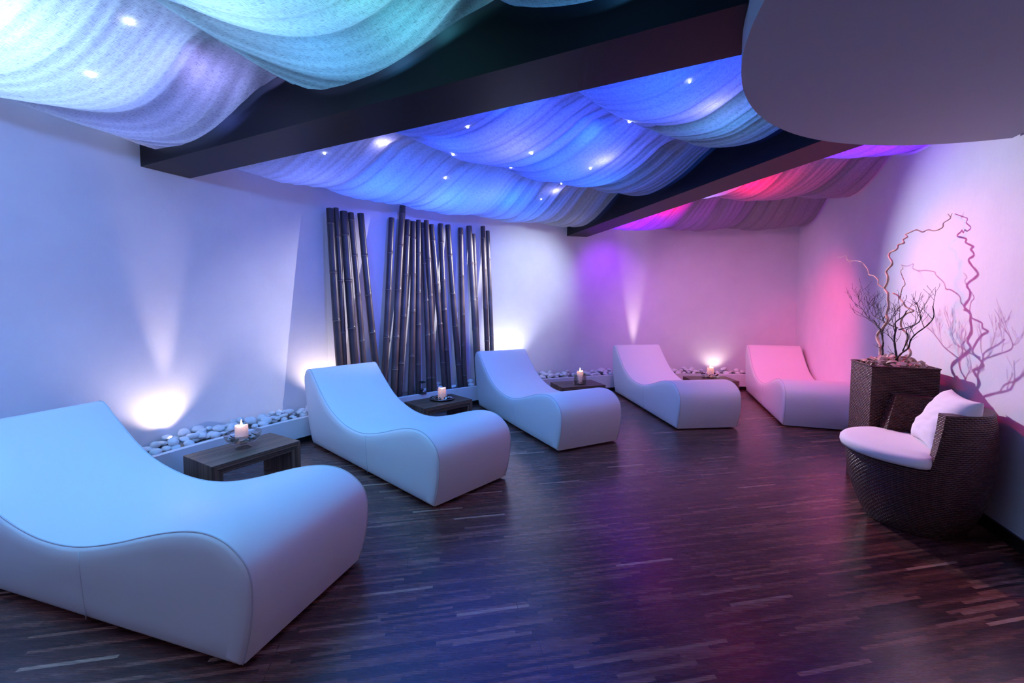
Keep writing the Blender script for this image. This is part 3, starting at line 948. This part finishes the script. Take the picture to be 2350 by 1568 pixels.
# ------------------------------------------------------------------ bamboo poles
BAM = [(-1.707, 4.189, -1.832, 4.288, 2.21, 0.0356), (-1.702, 4.265, -1.79, 4.34, 2.227, 0.0262), (-1.603, 4.314, -1.738, 4.402, 2.205, 0.0404), (-1.539, 4.388, -1.687, 4.462, 2.204, 0.0309), (-1.436, 4.501, -1.614, 4.543, 2.214, 0.0355), (-1.419, 4.575, -1.359, 4.806, 2.219, 0.0333), (-1.318, 4.622, -1.256, 4.903, 2.373, 0.0365), (-1.28, 4.697, -1.209, 4.946, 2.224, 0.0346), (-1.166, 4.769, -1.152, 4.979, 2.212, 0.033), (-1.091, 4.837, -1.098, 5.004, 2.233, 0.0303), (-0.982, 4.932, -1.07, 5.067, 2.215, 0.0308), (-0.931, 4.975, -1.021, 5.071, 2.243, 0.0311), (-0.818, 5.065, -0.974, 5.146, 2.209, 0.0316), (-0.78, 5.129, -0.876, 5.223, 2.232, 0.0337), (-0.642, 5.198, -0.797, 5.283, 2.23, 0.0343), (-0.599, 5.261, -0.651, 5.387, 2.211, 0.0332), (-0.432, 5.342, -0.549, 5.441, 2.244, 0.0373), (-0.424, 5.426, -0.497, 5.49, 2.153, 0.0268), (-0.304, 5.423, -0.382, 5.563, 2.263, 0.0317), (-0.247, 5.458, -0.321, 5.6, 2.21, 0.0274)]
PICK = 'aaabaababaabaaabccbc'
BL = ['thick dark bamboo pole at the far left of the bundle of five', 'thin dark bamboo pole tucked behind the leftmost thick pole', 'thickest brownish bamboo pole, third from the left',
      'slim bamboo pole, fourth from the left, beside the thickest one', 'dark bamboo pole leaning left, last of the left bundle of five', 'dark bamboo pole leaning right, just after the wide gap',
      'tallest bamboo pole, rising above all the others', 'bamboo pole immediately right of the tallest one', 'black bamboo pole with shaded top, second right of the tallest',
      'straight dark bamboo pole, third right of the tallest', 'slim bamboo pole slanting behind its straight neighbour, eleventh from the left', 'slim bamboo pole, twelfth from the left, crossing its neighbours',
      'bamboo pole leaning strongly left, thirteenth from the left', 'dark-topped bamboo pole, fourteenth from the left', 'bluish bamboo pole leaning left, fifteenth from the left',
      'dark bamboo pole standing alone beside a bright wall strip, sixteenth from the left', 'greyish bamboo pole, front one of the pair before the last pair', 'thin short greyish bamboo pole behind its thicker neighbour',
      'pale slim bamboo pole, left one of the last pair', 'rightmost thin bamboo pole of all']
for i, (bx, by, tx, ty, tz, rad) in enumerate(BAM):
    p0 = Vector((bx, by, 0.186)); p1 = Vector((tx, ty, tz))
    # keep the top just clear of the wall
    v_ = Vector((p1.x - CX, p1.y - CY)); lim = RW - rad - 0.012
    if v_.length > lim: v_ = v_ * (lim / v_.length); p1 = Vector((CX + v_.x, CY + v_.y, tz))
    Lh = (p1 - p0).length; rg = random.Random(100 + i)
    root = bpy.data.objects.new('bamboo_pole', None)
    prof = []; z = -rg.uniform(0.0, 0.25); nodes = []
    while z < Lh:
        z += rg.uniform(0.36, 0.54)
        if 0.03 < z < Lh - 0.05: nodes.append(z)
    zs = {0.0, Lh}
    for q in nodes:
        for d in (-.02, -.009, -.004, -.0015, .0015, .004, .009, .02): zs.add(min(max(q + d, 0), Lh))
    for k in range(1, 24): zs.add(Lh * k / 24)
    for q in sorted(zs):
        r_ = rad * (1.03 - 0.08 * q / Lh)
        for nd in nodes:
            d = q - nd
            r_ += rad * 0.12 * math.exp(-(d / 0.009) ** 2) - rad * 0.16 * math.exp(-(d / 0.0022) ** 2)
        prof.append((r_, q))
    r_top = prof[-1][0]
    prof += [(r_top * 0.78, Lh), (r_top * 0.76, Lh - 0.03), (0.003, Lh - 0.031)]
    v, f = lathe(prof, 20)
    bd = rg.uniform(-0.012, 0.012)
    v = [Vector((p[0] + bd * math.sin(math.pi * p[2] / Lh), p[1], p[2])) for p in v]
    o = mesh('bamboo_pole', v, f, M['pole_' + PICK[i]], None); sharp(o, 50)
    o.data.materials.append(M['node_ring'])
    for p in o.data.polygons:
        if any(0.0015 < nd - p.center.z < 0.0075 for nd in nodes): p.material_index = 1
    o.location = p0
    o.rotation_mode = 'QUATERNION'; o.rotation_quaternion = (p1 - p0).to_track_quat('Z', 'Y')
    tag(o, BL[i], 'bamboo pole', 'bamboo poles leaning on the wall')
    bpy.data.objects.remove(root)

# ------------------------------------------------------------------ pebbles in the trough
peb = []
for s_ in range(8):
    bm = bmesh.new(); bmesh.ops.create_icosphere(bm, subdivisions=3, radius=1.0)
    for v in bm.verts:
        v.co *= 1 + 0.16 * noise.noise(v.co * 1.1 + Vector((s_ * 5, 0, 0)))
        v.co.x *= (1.15, 1.3, 1.0, 1.2, 1.4, 1.1, 1.25, 1.05)[s_]; v.co.z *= (0.62, 0.7, 0.8, 0.58, 0.66, 0.75, 0.6, 0.85)[s_]
    me = bpy.data.meshes.new('pebble'); bm.to_mesh(me); bm.free()
    for p in me.polygons: p.use_smooth = True
    me.materials.append(M['stone']); peb.append(me)
ZONES = [(143.4, 162.5, 'behind the footed glass bowl', 140, 0.034), (113.3, 131.3, 'among the feet of the bamboo', 74, 0.033), (97.5, 113.0, 'behind the glass cylinder candle', 70, 0.034), (76.0, 94.5, 'behind the petal-ringed dish', 72, 0.034)]
pole_feet = [Vector((b[0], b[1])) for b in BAM]
placed = []
for a0, a1, where, cnt, sz in ZONES:
    done = 0; tries = 0
    while done < cnt and tries < 12000:
        tries += 1
        a = rng.uniform(a0, a1); r_ = rng.uniform(RP + 0.075, RW - 0.035)
        p = pol(r_, a); s_ = sz * rng.uniform(0.6, 1.2)
        layer = 0 if done < cnt * 0.62 and tries < 5000 else 1
        z = 0.200 + s_ * 0.55 + ((0.034 + 0.03 * (r_ - RP - 0.07)) if layer else rng.uniform(0.0, 0.010))
        if any((Vector((p.x, p.y)) - q).length < s_ + 0.034 for q in pole_feet): continue
        if any((p - pol(q[0], q[1])).length < s_ * 1.3 + 0.03 for q in UPLIGHTS): continue
        if any((p - q).length < 0.74 * (s_ + t) for q, t, l_ in placed if l_ == layer): continue
        placed.append((p, s_, layer))
        o = bpy.data.objects.new('pebble', rng.choice(peb)); COL.objects.link(o)
        o.location = (p.x, p.y, z); o.scale = (s_, s_, s_)
        o.rotation_euler = (rng.uniform(-.35, .35), rng.uniform(-.35, .35), rng.uniform(0, 6.3))
        tag(o, 'white rounded pebble in the wall trough ' + where, 'pebble', 'white pebbles ' + where)
        done += 1

# ------------------------------------------------------------------ wicker planter with branches
PX, PY, PH = 2.584, 2.835, 0.845
PLA = math.atan2(WD.y, WD.x)
root = empty('wicker_planter', (PX, PY, 0), PLA)
hx_, hy_ = 0.175, 0.1725
th = 0.022


def box_uv(co, f):
    nrm = f.normal
    if abs(nrm.z) > 0.7: return (co.x, co.y)
    return (co.y, co.z) if abs(nrm.x) > abs(nrm.y) else (co.x, co.z)


def ring_box(z0, z1, tap=0.0):
    vs = []
    for z in (z0, z1):
        for k in (1.0, None):
            hx2, hy2 = (hx_, hy_) if k else (hx_ - th, hy_ - th)
            vs += [(-hx2, -hy2, z), (hx2, -hy2, z), (hx2, hy2, z), (-hx2, hy2, z)]
    fs = []
    for i in range(4):
        j = (i + 1) % 4
        fs += [(i, j, 8 + j, 8 + i), (4 + i, 12 + i, 12 + j, 4 + j), (8 + i, 8 + j, 12 + j, 12 + i), (i, 4 + i, 4 + j, j)]
    return vs, fs


v, f = ring_box(0.0, PH)
mesh('planter_wall', v, f, M['wicker'], root, uv=box_uv)
v, f = tube([(-hx_, -hy_, PH), (hx_, -hy_, PH), (hx_, hy_, PH), (-hx_, hy_, PH), (-hx_, -hy_, PH)], 0.006, 8)
v, f = merge([tube([a, b], 0.006, 8) for a, b in [((-hx_, -hy_, PH), (hx_, -hy_, PH)), ((hx_, -hy_, PH), (hx_, hy_, PH)), ((hx_, hy_, PH), (-hx_, hy_, PH)), ((-hx_, hy_, PH), (-hx_, -hy_, PH))]])
mesh('rim', v, f, M['wicker'], root, True, uv=box_uv)
v, f = box(-hx_ + th, hx_ - th, -hy_ + th, hy_ - th, 0.02, PH - 0.035)
mesh('soil', v, f, M['soil'], root)
tag(root, 'tall square dark woven planter with dry branches against the right wall', 'planter')

# curls of pale wood covering the soil
chips = []
for s_ in range(6):
    rg = random.Random(50 + s_); Lc = rg.uniform(0.05, 0.09); wc = rg.uniform(0.007, 0.012); cv = rg.uniform(0.4, 1.7); tw = rg.uniform(-.8, .8)
    vs, fs = [], []
    for i in range(11):
        t = i / 10 - 0.5; ang = cv * t * 2
        c = Vector((math.sin(ang) / cv * Lc * 0.5, 0, (math.cos(ang) - 1) / cv * Lc * 0.5))
        tn = Vector((math.cos(ang), 0, -math.sin(ang))); up = Vector((math.sin(ang), 0, math.cos(ang)))
        sd = Matrix.Rotation(tw * t * 2, 3, tn) @ Vector((0, 1, 0)); up = sd.cross(tn) * -1
        wk = wc * (1 - (2 * t) ** 4 * 0.5)
        for a_, b_ in ((-1, -1), (1, -1), (1, 1), (-1, 1)): vs.append(c + sd * wk * a_ + up * 0.0016 * b_)
    for i in range(10):
        for k in range(4):
            k2 = (k + 1) % 4; fs.append((4 * i + k, 4 * i + k2, 4 * i + 4 + k2, 4 * i + 4 + k))
    fs += [(3, 2, 1, 0), (40, 41, 42, 43)]
    me = bpy.data.meshes.new('wood_curl'); me.from_pydata([tuple(p) for p in vs], [], fs); me.update()
    me.materials.append(M['chip']); chips.append(me)
for k in range(96):
    u, v_ = rng.uniform(-1, 1), rng.uniform(-1, 1)
    p = Vector((PX, PY, 0)) + WD * (u * (hx_ - 0.045)) + WN * (v_ * (hy_ - 0.045))
    o = bpy.data.objects.new('wood_curl', rng.choice(chips)); COL.objects.link(o)
    hgt = PH - 0.008 + 0.075 * (1 - 0.65 * max(abs(u), abs(v_)) ** 2) * rng.random()
    o.location = (p.x, p.y, hgt); o.rotation_euler = (rng.uniform(-1, 1), rng.uniform(-.9, .9), rng.uniform(0, 6.3))
    tag(o, 'curled pale wood shaving on top of the wicker planter', 'wood curl', 'wood curls filling the planter')


def branch3(pts, off, wob, seed, sub=4):
    """pts: (metres along the wall from the planter, height); off: distance towards the room"""
    out = []
    n_ = len(pts)
    for i, pt in enumerate(pts):
        a, z = pt[0], pt[1]
        o_ = pt[2] if len(pt) > 2 else off[0] + (off[1] - off[0]) * i / (n_ - 1) + wob * noise.noise(Vector((seed, i * 0.45, 2.2)))
        p = Vector((PX, PY, 0)) + WD * a + WN * o_; out.append(Vector((p.x, p.y, z)))
    return catmull(out, sub)


def taper(n_, r0, r1): return [r0 + (r1 - r0) * (i / (n_ - 1)) ** 0.9 for i in range(n_)]


W1 = [(0.105, 0.835, 0.02), (0.116, 0.865, 0.02), (0.139, 0.918, 0.02), (0.134, 0.95, 0.02), (0.193, 1.001, 0.02), (0.189, 1.041, 0.02), (0.108, 1.094, 0.02), (0.047, 1.143, 0.02), (0.076, 1.18, 0.02), (0.049, 1.234, 0.02), (0.063, 1.288, 0.02), (0.068, 1.326, 0.02), (0.122, 1.362, 0.02), (0.085, 1.403, 0.02), (0.081, 1.441, 0.02), (0.11, 1.481, 0.02), (0.033, 1.521, 0.02), (0.036, 1.544, 0.02), (0.08, 1.578, 0.02), (0.099, 1.61, 0.008), (0.042, 1.625, -0.006), (0.06, 1.657, -0.02), (0.023, 1.662, -0.035), (0.08, 1.691, -0.05), (0.061, 1.706, -0.066), (0.133, 1.731, -0.082), (0.086, 1.745, -0.098), (0.062, 1.75, -0.114), (0.031, 1.731, -0.131), (0.004, 1.74, -0.147), (-0.036, 1.726, -0.164), (-0.082, 1.738, -0.181), (-0.053, 1.77, -0.198), (-0.078, 1.789, -0.215), (-0.045, 1.807, -0.233), (0.02, 1.836, -0.25)]
W1f = [(-0.038, 1.798, -0.235), (-0.048, 1.813, -0.235), (-0.058, 1.829, -0.235)]
WB = [(0.121, 1.365), (0.171, 1.393), (0.183, 1.425), (0.26, 1.461), (0.321, 1.473), (0.341, 1.508), (0.426, 1.557), (0.449, 1.58), (0.557, 1.599), (0.623, 1.6), (0.707, 1.622), (0.704, 1.654), (0.795, 1.649), (0.885, 1.665)]
WBf = [(0.707, 1.622), (0.622, 1.591), (0.594, 1.54)]
W2 = [(-0.06, 0.835), (-0.073, 0.889), (-0.106, 0.923), (-0.103, 0.948), (-0.054, 0.991), (-0.108, 1.036), (-0.083, 1.064), (-0.018, 1.101), (-0.035, 1.154), (-0.083, 1.195), (-0.139, 1.211), (-0.079, 1.235), (-0.061, 1.265), (0.002, 1.28), (0.037, 1.314), (0.096, 1.33)]
W2t = [(0.018, 1.28), (0.023, 1.325), (0.012, 1.366), (-0.012, 1.387), (0.035, 1.438), (0.072, 1.478), (0.05, 1.496), (0.08, 1.521)]
pa = branch3(W1, (0.02, -0.17), 0.03, 1.0)
parts = [tube(pa, [x * (1 + 0.12 * math.sin(i * 1.3)) for i, x in enumerate(taper(len(pa), 0.0105, 0.0028))], 8)]
i0 = 12 * 4; base = pa[i0]
pf = branch3(W1f, (-0.165, -0.175), 0, 1.0); parts.append(tube(pf, taper(len(pf), 0.0028, 0.0012), 6))
offw = (base - Vector((PX, PY, 0))).dot(WN)
pb = branch3(WB, (offw, offw + 0.06), 0.02, 2.0); parts.append(tube(pb, taper(len(pb), 0.0042, 0.0016), 6))
pc = branch3(WBf, (offw + 0.05, offw + 0.05), 0, 2.0); parts.append(tube(pc, taper(len(pc), 0.0018, 0.0009), 5))
v, f = merge(parts); o = mesh('willow_branch', v, f, M['willow'], None, True)
tag(o, 'long pale corkscrew branch arching to the right above the planter', 'branch')
parts = []
pd = branch3(W2, (-0.05, -0.02), 0.03, 3.0); parts.append(tube(pd, taper(len(pd), 0.0085, 0.0040), 8))
pe = branch3(W2t, (-0.03, -0.05), 0.0, 4.0); parts.append(tube(pe, taper(len(pe), 0.0036, 0.0016), 6))
v, f = merge(parts); o = mesh('willow_branch', v, f, M['willow'], None, True)
tag(o, 'shorter pale twisted branch entwined with the dark twigs in the planter', 'branch')


def twiggy(limbs, seed, base_r):
    rg = random.Random(seed); parts = []

    def grow(p, d, r_, ln, depth):
        n_ = 5; pts_ = [p]; dd = d.copy()
        for i in range(n_):
            dd = (dd + Vector((rg.uniform(-.22, .22), rg.uniform(-.22, .22), rg.uniform(-.1, .22)))).normalized()
            pts_.append(pts_[-1] + dd * ln / n_)
        rs = taper(n_ + 1, r_, max(r_ * 0.55, 0.0009)); parts.append(tube(pts_, rs, 5))
        if depth > 0:
            for i in (2, 3, 4, 5):
                if rg.random() < (0.85 if depth > 1 else 0.62):
                    sd = Vector((rg.uniform(-1, 1), rg.uniform(-1, 1), rg.uniform(-0.2, 0.9))); sd = (dd * 0.75 + sd * 0.75).normalized()
                    grow(pts_[i], sd, rs[i] * 0.72, ln * rg.uniform(0.42, 0.75), depth - 1)
    for pts_, off, r0, r1, dens, depth in limbs:
        q = branch3(pts_, off, 0.02, seed + r0 * 100); rs = taper(len(q), r0, r1)
        parts.append(tube(q, [x * (1 + 0.15 * math.sin(i * 2.1)) for i, x in enumerate(rs)], 7))
        n_ = len(q)
        for i in range(int(n_ * 0.35), n_, max(1, int(n_ / dens))):
            t = (q[min(i + 1, n_ - 1)] - q[i - 1]).normalized()
            sd = WD * rg.uniform(-1, 1) + WN * rg.uniform(-.8, .8) + Vector((0, 0, rg.uniform(0.1, 0.9)))
            grow(q[i], (t * 0.8 + sd * 0.8).normalized(), max(rs[i] * 0.55, 0.0014), rg.uniform(0.07, 0.14), depth)
    return merge(parts)


D1 = [(0.088, 0.835), (0.088, 0.904), (0.102, 0.946), (0.08, 0.979), (0.118, 1.015), (0.132, 1.061), (0.104, 1.11), (0.125, 1.148), (0.087, 1.18)]
D1b = [(0.129, 1.077), (0.206, 1.101), (0.293, 1.134), (0.355, 1.173), (0.44, 1.223), (0.53, 1.25)]
D1c = [(0.102, 0.946), (0.135, 0.955), (0.164, 0.964)]
D2 = [(-0.058, 0.835), (-0.05, 0.884), (-0.043, 0.953), (-0.034, 1.027), (-0.058, 1.088), (-0.061, 1.132), (-0.157, 1.179), (-0.195, 1.212)]
D2b = [(-0.066, 1.085), (-0.192, 1.117), (-0.281, 1.155), (-0.262, 1.21), (-0.196, 1.264)]
D2c = [(-0.05, 1.095), (0.046, 1.112), (0.116, 1.14), (0.205, 1.169), (0.266, 1.225)]
D2d = [(-0.048, 0.909), (-0.02, 0.92), (0.002, 0.933)]
D2e = [(-0.037, 1.005), (0.0, 1.014), (0.037, 1.029)]
D3 = [(-0.060, 0.86), (-0.072, 0.893), (-0.155, 0.939), (-0.247, 0.981), (-0.275, 1.032), (-0.34, 1.077), (-0.442, 1.129), (-0.524, 1.183), (-0.518, 1.245)]
D3b = [(-0.182, 0.953), (-0.212, 0.998), (-0.28, 1.046), (-0.287, 1.094), (-0.36, 1.118), (-0.445, 1.152)]
v, f = twiggy([(D1, (0.03, 0.02), 0.0075, 0.003, 7, 2), (D1b, (0.02, 0.05), 0.0045, 0.0016, 8, 2), (D1c, (0.03, 0.05), 0.0025, 0.001, 1, 0)], 11, 0.007)
o = mesh('twig_bush', v, f, M['twig'], None, True)
tag(o, 'dark bare twig bush on the left side of the planter', 'branch')
v, f = twiggy([(D2, (0.0, 0.02), 0.008, 0.0026, 6, 2), (D2b, (0.0, -0.03), 0.004, 0.0016, 7, 1), (D2c, (0.0, 0.05), 0.004, 0.0015, 7, 2), (D2d, (0.0, 0.03), 0.0025, 0.001, 1, 0), (D2e, (0.0, -0.02), 0.0025, 0.001, 1, 0),
               (D3, (0.01, 0.03), 0.0062, 0.0022, 7, 1), (D3b, (0.02, 0.06), 0.0038, 0.0018, 4, 1)], 23, 0.007)
o = mesh('twig_bush', v, f, M['twig'], None, True)
tag(o, 'dark bare twig bush in the middle of the planter, reaching to the right', 'branch')

# ------------------------------------------------------------------ rattan tub chair
HX, HY = 2.33, 2.385
FACE = math.atan2(WD.y, WD.x) + math.pi / 2      # looks away from the wall
root = empty('rattan_armchair', (HX, HY, 0), FACE)
RC = [(0.0, 0.215), (0.03, 0.232), (0.10, 0.262), (0.20, 0.292), (0.30, 0.310), (0.39, 0.318), (0.50, 0.318), (0.60, 0.311), (0.685, 0.297)]


def cyl_uv(co, f):
    c = f.calc_center_median()
    if abs(f.normal.z) > 0.8: return (math.atan2(co.y, co.x) * 0.3, math.hypot(co.x, co.y))
    a = math.atan2(co.y, co.x); ac = math.atan2(c.y, c.x)
    if a - ac > math.pi: a -= 2 * math.pi
    if ac - a > math.pi: a += 2 * math.pi
    return (a * 0.31, co.z)


zs = [i * 0.0195 for i in range(21)]
prof = [(interp(RC, z), z) for z in zs] + [(0.30, 0.394), (0.15, 0.385), (0.004, 0.382)]
v, f = lathe([(0.003, 0.0)] + prof, 72)
o = mesh('seat_base', v, f, M['wicker'], root, uv=cyl_uv); sharp(o, 55)
# back and arms: half ring, its front edges sloping forward towards the seat
vs, fs = [], []
nz, na = 12, 60
for iz in range(nz + 1):
    z = 0.388 + (0.685 - 0.388) * iz / nz
    lean = 10 * (1 - iz / nz)
    ro = interp(RC, z); ri = ro - 0.072
    for ia in range(na + 1):
        a = R((88 - lean) + (184 + 2 * lean) * ia / na)
        for r_ in (ro, ri): vs.append((r_ * math.cos(a), r_ * math.sin(a), z))
K = 2 * (na + 1)
for iz in range(nz):
    for ia in range(na):
        b = iz * K + 2 * ia
        fs += [(b, b + 2, b + K + 2, b + K), (b + 1, b + K + 1, b + K + 3, b + 3)]
    b = iz * K; fs.append((b, b + K, b + K + 1, b + 1)); b += 2 * na; fs.append((b, b + 1, b + K + 1, b + K))
for ia in range(na):
    b = nz * K + 2 * ia; fs.append((b, b + 2, b + 3, b + 1)); b = 2 * ia; fs.append((b, b + 1, b + 3, b + 2))


def arm_uv(co, f):
    if abs(f.normal.z) > 0.8: return (math.atan2(co.y, co.x) * 0.3, math.hypot(co.x, co.y))
    c = f.calc_center_median(); rad = Vector((c.x, c.y, 0)).normalized()
    if abs(f.normal.dot(rad)) < 0.6: return (math.hypot(co.x, co.y), co.z)
    return cyl_uv(co, f)


o = mesh('backrest', vs, fs, M['wicker'], root, uv=arm_uv); sharp(o, 50)
# seat cushion: wide round front, narrow back between the arms
outl = []
for i in range(96):
    a = -180 + 360 * i / 96
    aa = abs(a)
    r_ = 0.345 if aa < 74 else (0.238 if aa > 92 else 0.345 + (0.238 - 0.345) * (aa - 74) / 18)
    outl.append((r_, R(a)))
rows = [(0.90, 0.396), (0.985, 0.402), (1.0, 0.420), (0.995, 0.440), (0.965, 0.452), (0.90, 0.458), (0.6, 0.463), (0.3, 0.464), (0.02, 0.464)]
vs, fs = [], []
for k, z in rows:
    for r_, a in outl: vs.append((r_ * k * math.cos(a), r_ * k * math.sin(a), z))
n = 96
for j in range(len(rows) - 1):
    for i in range(n): fs.append((j * n + i, j * n + (i + 1) % n, (j + 1) * n + (i + 1) % n, (j + 1) * n + i))
fs += [tuple(range(n))[::-1], tuple((len(rows) - 1) * n + i for i in range(n))]
mesh('seat_cushion', vs, fs, M['cushion'], root, True)
tag(root, 'round dark rattan tub chair with pale seat cushion by the right wall', 'armchair')

# scatter cushion leaning in the chair
q1 = Vector((2.415, 2.500, 0.462)); q2 = Vector((2.212, 2.150, 0.462)); q3 = Vector((2.560, 2.415, 0.772)); q4 = Vector((2.350, 2.075, 0.752))
ux = (q2 - q1); vy = ((q3 - q1) + (q4 - q2)) * 0.5; nn = vy.cross(ux).normalized()
if nn.x > 0: nn = -nn
cc = (q1 + q2 + q3 + q4) / 4
nu = 36; vs, fs = [], []
for sgn in (1, -1):
    for i in range(nu + 1):
        for j in range(nu + 1):
            u = i / nu * 2 - 1; t = j / nu * 2 - 1
            # pinched sides, sharp corners
            pu = u * (1 - 0.10 * (1 - t * t)); pt = t * (1 - 0.10 * (1 - u * u))
            hgt = 0.068 * max(0.0, (1 - u ** 4) * (1 - t ** 4)) ** 0.55
            hgt += 0.006 * noise.noise(Vector((u * 2.4, t * 5.5, 3.1 + sgn))) * (1 - u ** 6) * (1 - t ** 6)
            hgt += 0.008 * math.sin(t * 11 + 2 * noise.noise(Vector((u * 2, t * 2, 9)))) * max(0, abs(u) - 0.45) * (1 - u ** 8) * (1 - t ** 6)
            vs.append(cc + ux * 0.5 * pu + vy * 0.5 * pt + nn * hgt * sgn)
nv = (nu + 1) ** 2
for s_ in (0, 1):
    for i in range(nu):
        for j in range(nu):
            k = s_ * nv + i * (nu + 1) + j
            fs.append((k, k + 1, k + nu + 2, k + nu + 1))
me = bpy.data.meshes.new('scatter_cushion'); me.from_pydata([tuple(p - cc) for p in vs], [], fs); me.update()
bm = bmesh.new(); bm.from_mesh(me); bmesh.ops.remove_doubles(bm, verts=bm.verts, dist=0.0004); bmesh.ops.recalc_face_normals(bm, faces=bm.faces); bm.to_mesh(me); bm.free()
o = link('scatter_cushion', me, M['cushion'], None, True); o.location = cc
tag(o, 'square white cushion leaning against the back of the rattan chair', 'cushion')
